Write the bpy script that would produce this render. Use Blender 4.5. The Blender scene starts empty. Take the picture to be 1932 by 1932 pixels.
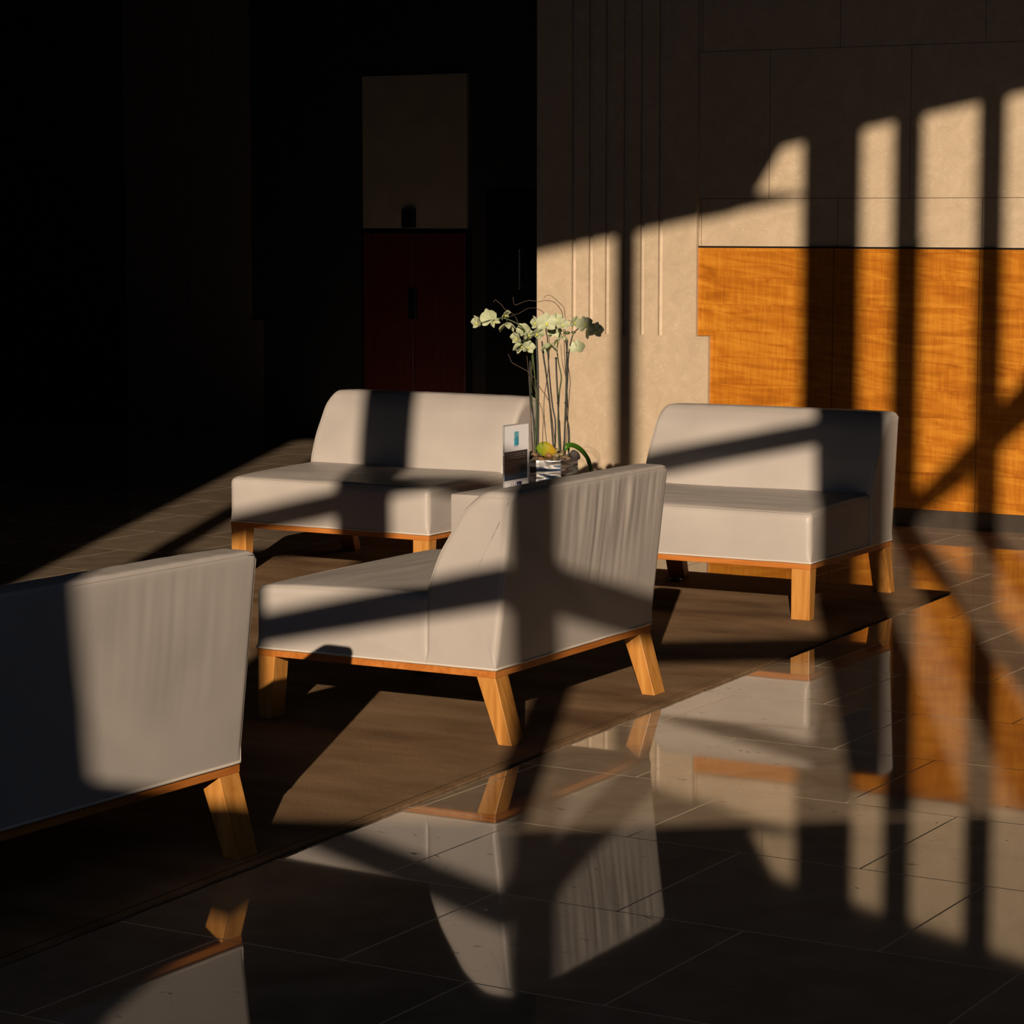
import bpy, bmesh, math, random
from mathutils import Vector, Matrix, noise
random.seed(7)
C = bpy.context.scene
COL = C.collection
# ------------------------------------------------------------------ camera
G = -0.515                                  # the building's grid is turned by this much
WX = Vector((math.cos(G), math.sin(G), 0))  # along the back wall
NX = Vector((-math.sin(G), math.cos(G), 0)) # away from the camera, through the back wall
def WN(w, n, z=0.0): return WX * w + NX * n + Vector((0, 0, z))
cam = bpy.data.cameras.new('camera'); cam.lens = 92.21; cam.sensor_width = 36; cam.clip_end = 200
co = bpy.data.objects.new('camera', cam); COL.objects.link(co)
co.location = (0, 0, 1.6137); co.rotation_euler = (math.pi / 2 - 0.1127, 0, 0)
C.camera = co
# ------------------------------------------------------------------ light
wd = bpy.data.worlds.new('sky'); C.world = wd; wd.use_nodes = True
bg = wd.node_tree.nodes['Background']; bg.inputs[0].default_value = (0.50, 0.68, 1.0, 1); bg.inputs[1].default_value = 0.95
SUN = Vector((0.0858, 0.9963, -0.311)).normalized()
sl = bpy.data.lights.new('sun', 'SUN'); sl.energy = 5.7; sl.angle = math.radians(0.33); sl.color = (1.0, 0.80, 0.585)
so = bpy.data.objects.new('sun', sl); COL.objects.link(so); so.location = (-2, -8, 8)
so.rotation_euler = SUN.to_track_quat('-Z', 'Y').to_euler()
C.view_settings.view_transform = 'Standard'; C.view_settings.look = 'None'
C.view_settings.gamma = 1; C.view_settings.use_curve_mapping = False
C.view_settings.exposure = 0.0

# ------------------------------------------------------------------ helpers
def tag(o, label=None, cat=None, group=None, kind=None):
    if label: o['label'] = label
    if cat: o['category'] = cat
    if group: o['group'] = group
    if kind: o['kind'] = kind
    return o
def link(name, bm, mats, parent=None, smooth=False, auto=None):
    bmesh.ops.recalc_face_normals(bm, faces=bm.faces[:])
    me = bpy.data.meshes.new(name); bm.to_mesh(me); bm.free()
    if not isinstance(mats, (list, tuple)): mats = [mats]
    for m in mats: me.materials.append(m)
    if smooth:
        for p in me.polygons: p.use_smooth = True
    o = bpy.data.objects.new(name, me); COL.objects.link(o)
    if parent: o.parent = parent
    if auto: me.set_sharp_from_angle(angle=auto)
    return o
def empty(name, loc, rz=0):
    o = bpy.data.objects.new(name, None); COL.objects.link(o); o.location = loc; o.rotation_euler = (0, 0, rz); o.empty_display_size = .1
    return o
def box(bm, x0, x1, y0, y1, z0, z1, bev=0.0, mi=0):
    r = bmesh.ops.create_cube(bm, size=1)
    for v in r['verts']:
        v.co = Vector((x0 + (v.co.x + .5) * (x1 - x0), y0 + (v.co.y + .5) * (y1 - y0), z0 + (v.co.z + .5) * (z1 - z0)))
    fs = set(f for v in r['verts'] for f in v.link_faces)
    for f in fs: f.material_index = mi
    if bev > 0:
        es = list(set(e for v in r['verts'] for e in v.link_edges))
        bmesh.ops.bevel(bm, geom=es, offset=bev, segments=2, profile=.5, affect='EDGES')
def hexa(bm, bot, top, bev=0.0):
    vs = [bm.verts.new(p) for p in list(bot) + list(top)]
    fs = [bm.faces.new([vs[i] for i in q]) for q in ((3, 2, 1, 0), (4, 5, 6, 7), (0, 1, 5, 4), (1, 2, 6, 5), (2, 3, 7, 6), (3, 0, 4, 7))]
    if bev > 0:
        es = list(set(e for f in fs for e in f.edges))
        bmesh.ops.bevel(bm, geom=es, offset=bev, segments=2, profile=.5, affect='EDGES')
def prism(bm, pts, z0, z1):
    a = [bm.verts.new((p[0], p[1], z0)) for p in pts]; b = [bm.verts.new((p[0], p[1], z1)) for p in pts]
    n = len(pts); bm.faces.new(a[::-1]); bm.faces.new(b)
    for i in range(n): bm.faces.new((a[i], a[(i + 1) % n], b[(i + 1) % n], b[i]))
def tube(bm, pts, rad, seg=6, closed=False):
    pts = [Vector(p) for p in pts]; n = len(pts)
    if not isinstance(rad, (list, tuple)): rad = [rad] * n
    rings = []; up = None
    for i, p in enumerate(pts):
        if closed: t = pts[(i + 1) % n] - pts[i - 1]
        else: t = pts[min(i + 1, n - 1)] - pts[max(i - 1, 0)]
        if t.length < 1e-9: t = Vector((0, 0, 1))
        t.normalize()
        if up is None: up = t.orthogonal()
        up = (up - t * up.dot(t))
        if up.length < 1e-6: up = t.orthogonal()
        up.normalize(); s = t.cross(up)
        rings.append([bm.verts.new(p + (up * math.cos(a) + s * math.sin(a)) * rad[i]) for a in [2 * math.pi * k / seg for k in range(seg)]])
    m = n if closed else n - 1
    for i in range(m):
        A = rings[i]; B = rings[(i + 1) % n]
        for k in range(seg): bm.faces.new((A[k], A[(k + 1) % seg], B[(k + 1) % seg], B[k]))
    if not closed: bm.faces.new(rings[0][::-1]); bm.faces.new(rings[-1])
def spline(pts, k=6):
    P = [Vector(p) for p in pts]; out = []
    for i in range(len(P) - 1):
        a = P[max(i - 1, 0)]; b = P[i]; c = P[i + 1]; d = P[min(i + 2, len(P) - 1)]
        for j in range(k):
            t = j / k
            out.append(.5 * ((2 * b) + (c - a) * t + (2 * a - 5 * b + 4 * c - d) * t * t + (3 * b - a - 3 * c + d) * t ** 3))
    out.append(P[-1]); return out

# ------------------------------------------------------------------ materials
class NT:
    def __init__(s, name):
        s.m = bpy.data.materials.new(name); s.m.use_nodes = True; s.t = s.m.node_tree; s.b = s.t.nodes['Principled BSDF']
    def n(s, typ, **k):
        nd = s.t.nodes.new(typ)
        for a, v in k.items():
            if a.startswith('i_'):
                key = a[2:].replace('_', ' ')
                nd.inputs[int(key) if key.isdigit() else key].default_value = v
            else: setattr(nd, a, v)
        return nd
    def l(s, a, b): s.t.links.new(a, b)
    def ramp(s, fac, stops):
        r = s.n('ShaderNodeValToRGB'); e = r.color_ramp.elements
        e[0].position, e[0].color = stops[0][0], (*stops[0][1], 1); e[1].position, e[1].color = stops[-1][0], (*stops[-1][1], 1)
        for p, c in stops[1:-1]:
            x = e.new(p); x.color = (*c, 1)
        s.l(fac, r.inputs[0]); return r.outputs[0]
    def coords(s, scale=(1, 1, 1), rot=(0, 0, 0), loc=(0, 0, 0), kind='Object'):
        tc = s.n('ShaderNodeTexCoord'); mp = s.n('ShaderNodeMapping'); mp.inputs['Scale'].default_value = scale; mp.inputs['Rotation'].default_value = rot; mp.inputs['Location'].default_value = loc
        s.l(tc.outputs[kind], mp.inputs[0]); return mp.outputs[0]
    def bump(s, h, strength, dist=.002):
        b = s.n('ShaderNodeBump'); b.inputs['Strength'].default_value = strength; b.inputs['Distance'].default_value = dist
        s.l(h, b.inputs['Height']); s.l(b.outputs[0], s.b.inputs['Normal'])
    def set(s, **k):
        for a, v in k.items(): s.b.inputs[a.replace('_', ' ')].default_value = v
def simple(name, col, rough=.5, metal=0, spec=.5, var=.0, scale=8, **k):
    m = NT(name); m.set(Base_Color=(*col, 1), Roughness=rough, Metallic=metal, **k)
    m.b.inputs['Specular IOR Level'].default_value = spec
    if var > 0:
        nz = m.n('ShaderNodeTexNoise'); nz.inputs['Scale'].default_value = scale; nz.inputs['Detail'].default_value = 4; m.l(m.coords(), nz.inputs[0])
        a = tuple(c * (1 - var) for c in col); b = tuple(min(1, c * (1 + var)) for c in col)
        m.l(m.ramp(nz.outputs[0], [(.3, a), (.7, b)]), m.b.inputs['Base Color'])
    return m.m
def leather():
    m = NT('pale_leather'); m.set(Roughness=.46); m.b.inputs['Specular IOR Level'].default_value = .42
    nz = m.n('ShaderNodeTexNoise'); nz.inputs['Scale'].default_value = 3.5; nz.inputs['Detail'].default_value = 3; m.l(m.coords(), nz.inputs[0])
    m.l(m.ramp(nz.outputs[0], [(.3, (.345, .312, .294)), (.7, (.395, .360, .338))]), m.b.inputs['Base Color'])
    v = m.n('ShaderNodeTexVoronoi'); v.inputs['Scale'].default_value = 260; m.l(m.coords(), v.inputs[0])
    m.bump(v.outputs[0], .12, .0006); return m.m
def wood(name, c0, c1, c2, rough=.38, axis=2):
    m = NT(name); m.set(Roughness=rough)
    sc = [14, 14, 14]; sc[axis] = 1.6
    nz = m.n('ShaderNodeTexNoise'); nz.inputs['Scale'].default_value = 3.0; nz.inputs['Detail'].default_value = 6; nz.inputs['Distortion'].default_value = .7
    m.l(m.coords(scale=sc), nz.inputs[0])
    m.l(m.ramp(nz.outputs[0], [(.3, c0), (.5, c1), (.72, c2)]), m.b.inputs['Base Color'])
    m.bump(nz.outputs[0], .12, .001); return m.m
def panel_wood():
    # figured veneer: horizontal strips, each matched differently, with fine vertical ripple
    m = NT('figured_veneer'); m.set(Roughness=.34)
    tc = m.n('ShaderNodeTexCoord'); sp = m.n('ShaderNodeSeparateXYZ'); m.l(tc.outputs['Object'], sp.inputs[0])
    dv = m.n('ShaderNodeMath', operation='DIVIDE'); m.l(sp.outputs[2], dv.inputs[0]); dv.inputs[1].default_value = .142
    fl = m.n('ShaderNodeMath', operation='FLOOR'); m.l(dv.outputs[0], fl.inputs[0])
    fr = m.n('ShaderNodeMath', operation='FRACT'); m.l(dv.outputs[0], fr.inputs[0])
    wn = m.n('ShaderNodeTexWhiteNoise', noise_dimensions='1D'); m.l(fl.outputs[0], wn.inputs['W'])
    def comb(x, y, z, sx, sy, sz):
        c = m.n('ShaderNodeCombineXYZ')
        for i, (o, k) in enumerate(((x, sx), (y, sy), (z, sz))):
            q = m.n('ShaderNodeMath', operation='MULTIPLY'); m.l(o, q.inputs[0]); q.inputs[1].default_value = k; m.l(q.outputs[0], c.inputs[i])
        return c.outputs[0]
    n1 = m.n('ShaderNodeTexNoise'); n1.inputs['Scale'].default_value = 1; n1.inputs['Detail'].default_value = 5; n1.inputs['Distortion'].default_value = 1.7
    sh = m.n('ShaderNodeMath', operation='MULTIPLY_ADD'); m.l(sp.outputs[0], sh.inputs[0]); sh.inputs[1].default_value = .10; m.l(sp.outputs[2], sh.inputs[2])
    m.l(comb(sp.outputs[0], wn.outputs[0], sh.outputs[0], 2.2, 40, 17), n1.inputs[0])
    n2 = m.n('ShaderNodeTexNoise'); n2.inputs['Scale'].default_value = 1; n2.inputs['Detail'].default_value = 3; n2.inputs['Distortion'].default_value = .6
    m.l(comb(sp.outputs[0], wn.outputs[0], sp.outputs[2], 75, 30, 5), n2.inputs[0])
    ad = m.n('ShaderNodeMath', operation='MULTIPLY_ADD'); m.l(n2.outputs[0], ad.inputs[0]); ad.inputs[1].default_value = .46; m.l(n1.outputs[0], ad.inputs[2])
    a2 = m.n('ShaderNodeMath', operation='MULTIPLY_ADD'); m.l(wn.outputs[0], a2.inputs[0]); a2.inputs[1].default_value = .07; m.l(ad.outputs[0], a2.inputs[2])
    col = m.ramp(a2.outputs[0], [(.50, (.255, .076, .004)), (.72, (.36, .118, .007)), (.98, (.48, .19, .017))])
    jt = m.n('ShaderNodeMath', operation='LESS_THAN'); m.l(fr.outputs[0], jt.inputs[0]); jt.inputs[1].default_value = .012
    mx = m.n('ShaderNodeMixRGB'); mx.blend_type = 'MULTIPLY'; mx.inputs[2].default_value = (.72, .6, .5, 1); m.l(jt.outputs[0], mx.inputs[0]); m.l(col, mx.inputs[1])
    m.l(mx.outputs[0], m.b.inputs['Base Color']); return m.m
def stone(name, c0, c1, seams=True, rough=.5):
    m = NT(name); m.set(Roughness=rough)
    n1 = m.n('ShaderNodeTexNoise'); n1.inputs['Scale'].default_value = 9; n1.inputs['Detail'].default_value = 9; n1.inputs['Roughness'].default_value = .7; n1.inputs['Distortion'].default_value = .9
    m.l(m.coords(), n1.inputs[0])
    col = m.ramp(n1.outputs[0], [(.32, c0), (.55, tuple((a + b) / 2 for a, b in zip(c0, c1))), (.72, c1)])
    v = m.n('ShaderNodeTexNoise'); v.inputs['Scale'].default_value = 42; v.inputs['Detail'].default_value = 5; v.inputs['Distortion'].default_value = 2.5; m.l(m.coords(), v.inputs[0])
    lt = m.ramp(v.outputs[0], [(.58, (0, 0, 0)), (.70, (1, 1, 1))])
    mx = m.n('ShaderNodeMixRGB'); mx.blend_type = 'ADD'; mx.inputs[0].default_value = .07; m.l(col, mx.inputs[1]); m.l(lt, mx.inputs[2])
    out = mx.outputs[0]
    if seams:
        tc = m.n('ShaderNodeTexCoord'); sp = m.n('ShaderNodeSeparateXYZ'); m.l(tc.outputs['Object'], sp.inputs[0]); cb = m.n('ShaderNodeCombineXYZ')
        ax = m.n('ShaderNodeMath', operation='ADD'); ax.inputs[1].default_value = 5.724 + 79 + .395; m.l(sp.outputs[0], ax.inputs[0])
        az = m.n('ShaderNodeMath', operation='ADD'); az.inputs[1].default_value = -1.702 + 7.8; m.l(sp.outputs[2], az.inputs[0])
        m.l(ax.outputs[0], cb.inputs[0]); m.l(az.outputs[0], cb.inputs[1])
        br = m.n('ShaderNodeTexBrick'); br.offset = .5; br.inputs['Scale'].default_value = 1; br.inputs['Brick Width'].default_value = .79; br.inputs['Row Height'].default_value = .78
        br.inputs['Mortar Size'].default_value = .0018; br.inputs['Mortar Smooth'].default_value = 0; m.l(cb.outputs[0], br.inputs[0])
        m2 = m.n('ShaderNodeMixRGB'); m2.inputs[2].default_value = (.10, .07, .045, 1); m.l(br.outputs['Fac'], m2.inputs[0]); m.l(out, m2.inputs[1]); out = m2.outputs[0]
    m.l(out, m.b.inputs['Base Color']); m.bump(n1.outputs[0], .15, .002); return m.m
def floor_mat():
    m = NT('polished_stone_tile'); m.set(Roughness=.035); m.b.inputs['IOR'].default_value = 1.6
    tc = m.n('ShaderNodeTexCoord')
    rot = m.n('ShaderNodeMapping'); rot.inputs['Rotation'].default_value = (0, 0, -G + .022); m.l(tc.outputs['Object'], rot.inputs[0])
    mp = m.n('ShaderNodeMapping'); mp.inputs['Location'].default_value = (68.5 + .154 + .02, -.037 + .066 + 13.22, 0); m.l(rot.outputs[0], mp.inputs[0])
    br = m.n('ShaderNodeTexBrick'); br.offset = .5; br.inputs['Scale'].default_value = 1; br.inputs['Brick Width'].default_value = .655; br.inputs['Row Height'].default_value = .661
    br.inputs['Mortar Size'].default_value = .0024; br.inputs['Mortar Smooth'].default_value = 0; br.inputs['Bias'].default_value = 0
    br.inputs['Color1'].default_value = (.0, .0, .0, 1); br.inputs['Color2'].default_value = (1, 1, 1, 1); m.l(mp.outputs[0], br.inputs[0])
    n1 = m.n('ShaderNodeTexNoise'); n1.inputs['Scale'].default_value = 6; n1.inputs['Detail'].default_value = 8; n1.inputs['Distortion'].default_value = .6; m.l(mp.outputs[0], n1.inputs[0])
    tl = m.n('ShaderNodeMixRGB'); tl.inputs[0].default_value = .16; m.l(n1.outputs[0], tl.inputs[1]); m.l(br.outputs['Color'], tl.inputs[2])
    col = m.ramp(tl.outputs[0], [(.3, (.225, .165, .115)), (.7, (.325, .25, .18))])
    st = m.n('ShaderNodeMapping'); st.inputs['Scale'].default_value = (16, 46, 1); m.l(mp.outputs[0], st.inputs[0])
    pit = m.n('ShaderNodeTexNoise'); pit.inputs['Scale'].default_value = 1; pit.inputs['Detail'].default_value = 6; pit.inputs['Distortion'].default_value = 1.5; m.l(st.outputs[0], pit.inputs[0])
    pm = m.ramp(pit.outputs[0], [(.69, (0, 0, 0)), (.71, (1, 1, 1))])
    m1 = m.n('ShaderNodeMixRGB'); m1.inputs[2].default_value = (.06, .045, .03, 1); m.l(pm, m1.inputs[0]); m.l(col, m1.inputs[1])
    m2 = m.n('ShaderNodeMixRGB'); m2.inputs[2].default_value = (.50, .42, .32, 1); m.l(br.outputs['Fac'], m2.inputs[0]); m.l(m1.outputs[0], m2.inputs[1])
    m.l(m2.outputs[0], m.b.inputs['Base Color'])
    ra = m.n('ShaderNodeMath', operation='MULTIPLY_ADD'); m.l(br.outputs['Fac'], ra.inputs[0]); ra.inputs[1].default_value = .6; ra.inputs[2].default_value = .035
    rb = m.n('ShaderNodeMath', operation='MULTIPLY_ADD'); m.l(pm, rb.inputs[0]); rb.inputs[1].default_value = .4; m.l(ra.outputs[0], rb.inputs[2])
    m.l(rb.outputs[0], m.b.inputs['Roughness'])
    return m.m
def carpet():
    m = NT('brown_carpet'); m.set(Roughness=.95); m.b.inputs['Specular IOR Level'].default_value = .1
    m.b.inputs['Sheen Weight'].default_value = 0
    n1 = m.n('ShaderNodeTexNoise'); n1.inputs['Scale'].default_value = 1; n1.inputs['Detail'].default_value = 4; m.l(m.coords(scale=(2.0, 5.0, 1), rot=(0, 0, .25)), n1.inputs[0])
    n2 = m.n('ShaderNodeTexNoise'); n2.inputs['Scale'].default_value = 1; n2.inputs['Detail'].default_value = 4; m.l(m.coords(scale=(90, 400, 1)), n2.inputs[0])
    ad = m.n('ShaderNodeMath', operation='MULTIPLY_ADD'); m.l(n2.outputs[0], ad.inputs[0]); ad.inputs[1].default_value = .5; m.l(n1.outputs[0], ad.inputs[2])
    m.l(m.ramp(ad.outputs[0], [(.5, (.098, .056, .029)), (.75, (.175, .107, .058)), (1.0, (.25, .16, .092))]), m.b.inputs['Base Color'])
    n3 = m.n('ShaderNodeTexNoise'); n3.inputs['Scale'].default_value = 1; n3.inputs['Detail'].default_value = 3; m.l(m.coords(scale=(160, 260, 160)), n3.inputs[0])
    m.bump(n3.outputs[0], .9, .006); return m.m
def silver():
    m = NT('rippled_silver_glass'); m.set(Base_Color=(.62, .63, .64, 1), Metallic=1, Roughness=.36)
    n1 = m.n('ShaderNodeTexNoise'); n1.inputs['Scale'].default_value = 1; n1.inputs['Detail'].default_value = 1; n1.inputs['Distortion'].default_value = .5; m.l(m.coords(scale=(5, 5, 30)), n1.inputs[0])
    m.l(m.ramp(n1.outputs[0], [(.40, (.85, .85, .86)), (.455, (.85, .85, .86)), (.48, (.12, .11, .10)), (.505, (.85, .85, .86)), (.60, (.9, .9, .9))]), m.b.inputs['Base Color'])
    n2 = m.n('ShaderNodeTexNoise'); n2.inputs['Scale'].default_value = 1; n2.inputs['Detail'].default_value = 1; m.l(m.coords(scale=(10, 10, 26), loc=(.3, .2, 0)), n2.inputs[0])
    m.bump(n2.outputs[0], 1.0, .035); return m.m
LEA = leather(); LEA2 = simple('leather_piping', (.52, .47, .42), .42, var=.05)
STITCH = simple('seam_leather', (.40, .36, .32), .5)
LEG = wood('honey_maple', (.33, .135, .025), (.42, .185, .042), (.50, .24, .062), .34, 2)
RAIL = wood('honey_maple_rail', (.32, .10, .016), (.40, .135, .026), (.46, .17, .04), .36, 0)
VEN = panel_wood(); STONE = stone('beige_limestone', (.375, .29, .20), (.47, .375, .27), True)
STONE2 = stone('beige_limestone_plain', (.375, .29, .20), (.47, .375, .27), False)
FLO = floor_mat(); CAR = carpet(); BLK = simple('black_lacquer', (.006, .006, .007), .35)
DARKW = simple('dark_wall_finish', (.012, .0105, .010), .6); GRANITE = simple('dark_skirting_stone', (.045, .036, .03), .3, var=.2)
PLAS = simple('grey_plaster', (.035, .032, .03), .9, var=.05); FRAME = simple('bronze_window_frame', (.03, .028, .026), .5)
REDW = wood('dark_red_timber', (.05, .007, .003), (.07, .011, .005), (.085, .015, .006), .4, 2)

# ------------------------------------------------------------------ setting
def wnobj(name, boxes, mat, bev=0, kind='structure', parent=None):
    bm = bmesh.new()
    for b in boxes: box(bm, *b, bev=bev)
    o = link(name, bm, mat, parent)
    if not parent: o.rotation_euler = (0, 0, G)
    if kind and not parent: o['kind'] = kind
    return o
def area(pts, z0, z1, name, mat):
    bm = bmesh.new(); prism(bm, pts, z0, z1); o = link(name, bm, mat); o['kind'] = 'structure'; return o
PH = math.radians(8); EX = Vector((math.cos(PH), math.sin(PH), 0)); MX = Vector((-math.sin(PH), math.cos(PH), 0)); Y0 = -2.0
def SW(s, z=0, d=0): return EX * s + MX * (Y0 + d) + Vector((0, 0, z))
LW, RW, BN, FN, ZC = -14.2, 1.6, 12.885, 16.05, 9.0
cor = [SW(-12.6), SW(8.2), WN(RW, BN), WN(-7.113, BN), WN(-7.113, FN), WN(LW, FN)]
pts = [(v.x, v.y) for v in cor]
area(pts, -.2, 0, 'floor', FLO)
area(pts, ZC, ZC + .2, 'ceiling', PLAS)
wnobj('wall_back', [(-7.113, RW, BN, BN + .25, 0, ZC)], STONE)
# pilaster: ribbed upper block and a plain, wider foot
def ribbed(name, w0, w1, n0, ribs, zs, wfoot, zt, nb, mat):
    bm = bmesh.new()
    poly = [(w0, nb), (w0, n0)]
    for r in ribs: poly += [(r - .016, n0), (r - .016, n0 + .021), (r + .011, n0 + .031), (r + .011, n0)]
    poly += [(w1, n0), (w1, nb)]
    prism(bm, poly, zs, zt); box(bm, w0, wfoot, n0 - .001, nb, 0, zs)
    o = link(name, bm, mat); o.rotation_euler = (0, 0, G); o['kind'] = 'structure'; return o
ribbed('wall_pilaster', -7.113, -6.13, 12.85, (-6.877, -6.771, -6.669, -6.558, -6.454, -6.344), .962, -6.055, ZC, BN, STONE2)
ribbed('wall_pilaster_left', -12.43, -11.3, FN - .05, (-12.1, -11.97, -11.84, -11.71, -11.58), .84, -11.2, ZC, FN, simple('shaded_brown_stone', (.10, .07, .05), .6, var=.1))  # stone colour darkened to put the shade of the recess into it
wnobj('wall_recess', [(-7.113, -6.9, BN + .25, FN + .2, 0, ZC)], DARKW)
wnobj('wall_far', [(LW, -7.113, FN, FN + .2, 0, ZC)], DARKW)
a, b = WN(LW, FN), SW(-12.6)
def wallbetween(name, a, b, t, mat):
    d = (b - a).normalized(); nrm = Vector((-d.y, d.x, 0)) * t
    return area([(a.x, a.y), (b.x, b.y), (b + nrm).to_tuple()[:2], (a + nrm).to_tuple()[:2]], 0, ZC, name, mat)
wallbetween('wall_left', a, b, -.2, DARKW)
wallbetween('wall_right', WN(RW, BN), SW(8.2), .2, PLAS)
# invented window wall behind the camera, unseen, shaped to cast the shadow bands
def sz(bm, s0, s1, z0, z1, d0=-.03, d1=.0, z2=None, z3=None):
    """bar in the window plane; z2/z3 = heights at the s1 end"""
    z2 = z0 if z2 is None else z2; z3 = z1 if z3 is None else z3
    bot = [SW(s0, z0, d0), SW(s1, z2, d0), SW(s1, z2, d1), SW(s0, z0, d1)]
    top = [SW(s0, z1, d0), SW(s1, z3, d0), SW(s1, z3, d1), SW(s0, z1, d1)]
    hexa(bm, bot, top)
bm = bmesh.new()
sz(bm, -12.6, 8.2, 0, 2.78, -.1, 0)
sz(bm, -3.75, -1.85, 2.78, 2.905, -.1, 0, 2.78, 2.885)
sz(bm, -1.85, -1.15, 2.78, 2.865, -.1, 0, 2.78, 2.81)
sz(bm, -.50, 1.75, 6.98, ZC, -.06, 0)  # top closed off, added to keep sun from the upper wall
sz(bm, -12.6, -3.75, 2.80, ZC, -.2, 0)
sz(bm, 1.75, 8.2, 2.78, ZC, -.1, 0)  # right side closed off, added to cut bounced light
sz(bm, -3.75, -.50, 6.685, ZC, -.06, 0)
sz(bm, -.50, -.11, 6.685, 6.80, -.03, 0, 6.685, 6.70)
hexa(bm, [SW(-.50, 6.75, -.03), SW(-.36, 6.78, -.03), SW(-.36, 6.78, 0), SW(-.50, 6.75, 0)], [SW(-.50, 6.99, -.03), SW(-.22, 6.99, -.03), SW(-.22, 6.99, 0), SW(-.50, 6.99, 0)])
o = link('wall_front', bm, PLAS); o['kind'] = 'structure'
bm = bmesh.new()
for s0, s1 in ((-3.36, -3.21), (-2.27, -2.0), (-1.16, -1.03), (-.122, .19), (.35, .50), (.775, .915), (1.30, 1.42)):
    sz(bm, s0, s1, 2.8, ZC)
sz(bm, -3.215, -2.255, 4.555, 4.675, -.03, 0, 4.60, 4.72)
sz(bm, -2.045, -1.15, 4.65, 4.77, -.03, 0, 4.67, 4.80)
sz(bm, -1.04, -.115, 4.68, 4.80, -.03, 0, 4.735, 4.855)
sz(bm, -2.045, -1.15, 3.545, 3.645, -.03, 0, 3.565, 3.69)
sz(bm, -1.04, -.115, 3.58, 3.73, -.03, 0, 3.57, 3.73)
o = link('window_1', bm, FRAME); o['kind'] = 'structure'
# ground outside, so that the added tree stands on something
# veneer panels
def trim(name, poly, n0, n1, mat):
    bm = bmesh.new()
    a = [bm.verts.new((p[0], n0, p[1])) for p in poly]; b = [bm.verts.new((p[0], n1, p[1])) for p in poly]
    k = len(poly); bm.faces.new(a); bm.faces.new(b[::-1])
    for i in range(k): bm.faces.new((a[i], b[i], b[(i + 1) % k], a[(i + 1) % k]))
    o = link(name, bm, mat); o.rotation_euler = (0, 0, G); o['kind'] = 'structure'; return o
g_ = .0025
trim('trim_1', [(-6.13, .967), (-6.055, .967), (-6.055, .09), (-5.345 - g_, .09), (-5.345 - g_, 1.44), (-6.13, 1.44)], 12.874, BN, VEN)
ws = [-5.345 + .801 * i for i in range(9)]
for i in range(8):
    trim('trim_%d' % (i + 2), [(ws[i] + g_, .09), (ws[i + 1] - g_, .09), (ws[i + 1] - g_, 1.44), (ws[i] + g_, 1.44)], 12.874, BN, VEN)
trim('trim_10', [(-6.13, 1.44), (RW, 1.44), (RW, 1.449), (-6.13, 1.449)], 12.872, BN, BLK)
wnobj('baseboard_back', [(-6.055, RW, 12.862, BN, 0, .09)], GRANITE)
wnobj('baseboard_pilaster', [(-7.113, -6.055, 12.842, 12.85, 0, .09)], STONE2)
# far doors
def door(name, w0, w1, zt, mat, leaves, n0=16.0):
    wnobj_ = bmesh.new(); box(wnobj_, w0 - .03, w1 + .03, n0 + .02, FN, 0, zt + .03)
    o = link(name, wnobj_, BLK); o.rotation_euler = (0, 0, G); o['kind'] = 'structure'
    for a, b in leaves:
        bm = bmesh.new(); box(bm, a, b, n0, n0 + .02, .01, zt, .003); link('door_leaf', bm, mat, o)
    return o
d1 = door('door_1', -10.287, -9.437, 1.487, REDW, ((-10.287, -9.866), (-9.860, -9.437)))
bm = bmesh.new(); box(bm, -9.895, -9.83, 15.975, 16.0, .875, 1.09, .004); link('door_handle', bm, BLK, d1)
d2 = door('door_2', -9.25, -8.75, 1.75, BLK, ((-9.25, -8.75),))
bm = bmesh.new(); box(bm, -8.98, -8.965, 15.95, 15.965, 1.10, 1.38, .003); box(bm, -8.98, -8.965, 15.96, 16.0, 1.12, 1.14); box(bm, -8.98, -8.965, 15.96, 16.0, 1.34, 1.36)
link('door_handle', bm, simple('brushed_steel', (.5, .48, .45), .3, 1), d2)
wnobj('wall_lintel', [(-10.30, -9.43, 16.02, FN, 1.52, 2.6)], simple('shade_darkened_lintel_stone', (.24, .185, .125), .6, var=.12, scale=5))  # limestone colour darkened to stand for the shade above the doors
bx = wnobj('door_closer', [(-9.945, -9.85, 15.97, 16.02, 1.525, 1.66)], BLK, .004, None)
tag(bx, 'small dark box on the pale stone just above the dark red double doors', 'door closer')

# rug
bm = bmesh.new()
cs = [(-6.9, 3.3), (-3.65, 3.3), (-3.855, 10.64), (-7.1, 10.72)]
def lerp(a, b, t): return (a[0] + (b[0] - a[0]) * t, a[1] + (b[1] - a[1]) * t)
bd = []
for i in range(4):
    L_ = math.dist(cs[i], cs[(i + 1) % 4]); k = int(L_ / .012)
    for j in range(k): bd.append(lerp(cs[i], cs[(i + 1) % 4], j / k))
cen = (-5.37, 7.0)
def ringat(ins, z, jit):
    out = []
    for i, p in enumerate(bd):
        q = bd[(i + 3) % len(bd)]; r = bd[i - 3]; t = Vector((q[0] - r[0], q[1] - r[1])).normalized(); nn = Vector((-t.y, t.x))
        k = ins + jit * noise.noise(Vector((p[0] * 45, p[1] * 45, z * 100))) + jit * 1.5 * noise.noise(Vector((p[0] * 7, p[1] * 7, 3)))
        out.append(bm.verts.new((p[0] + nn.x * k, p[1] + nn.y * k, z)))
    return out
R = [ringat(.001, .0, .002), ringat(-.002, .003, .003), ringat(.001, .007, .003), ringat(.008, .008, .003), ringat(.03, .008, .001)]
for A, B in zip(R, R[1:]):
    for i in range(len(A)): bm.faces.new((A[i], A[(i + 1) % len(A)], B[(i + 1) % len(A)], B[i]))
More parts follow.
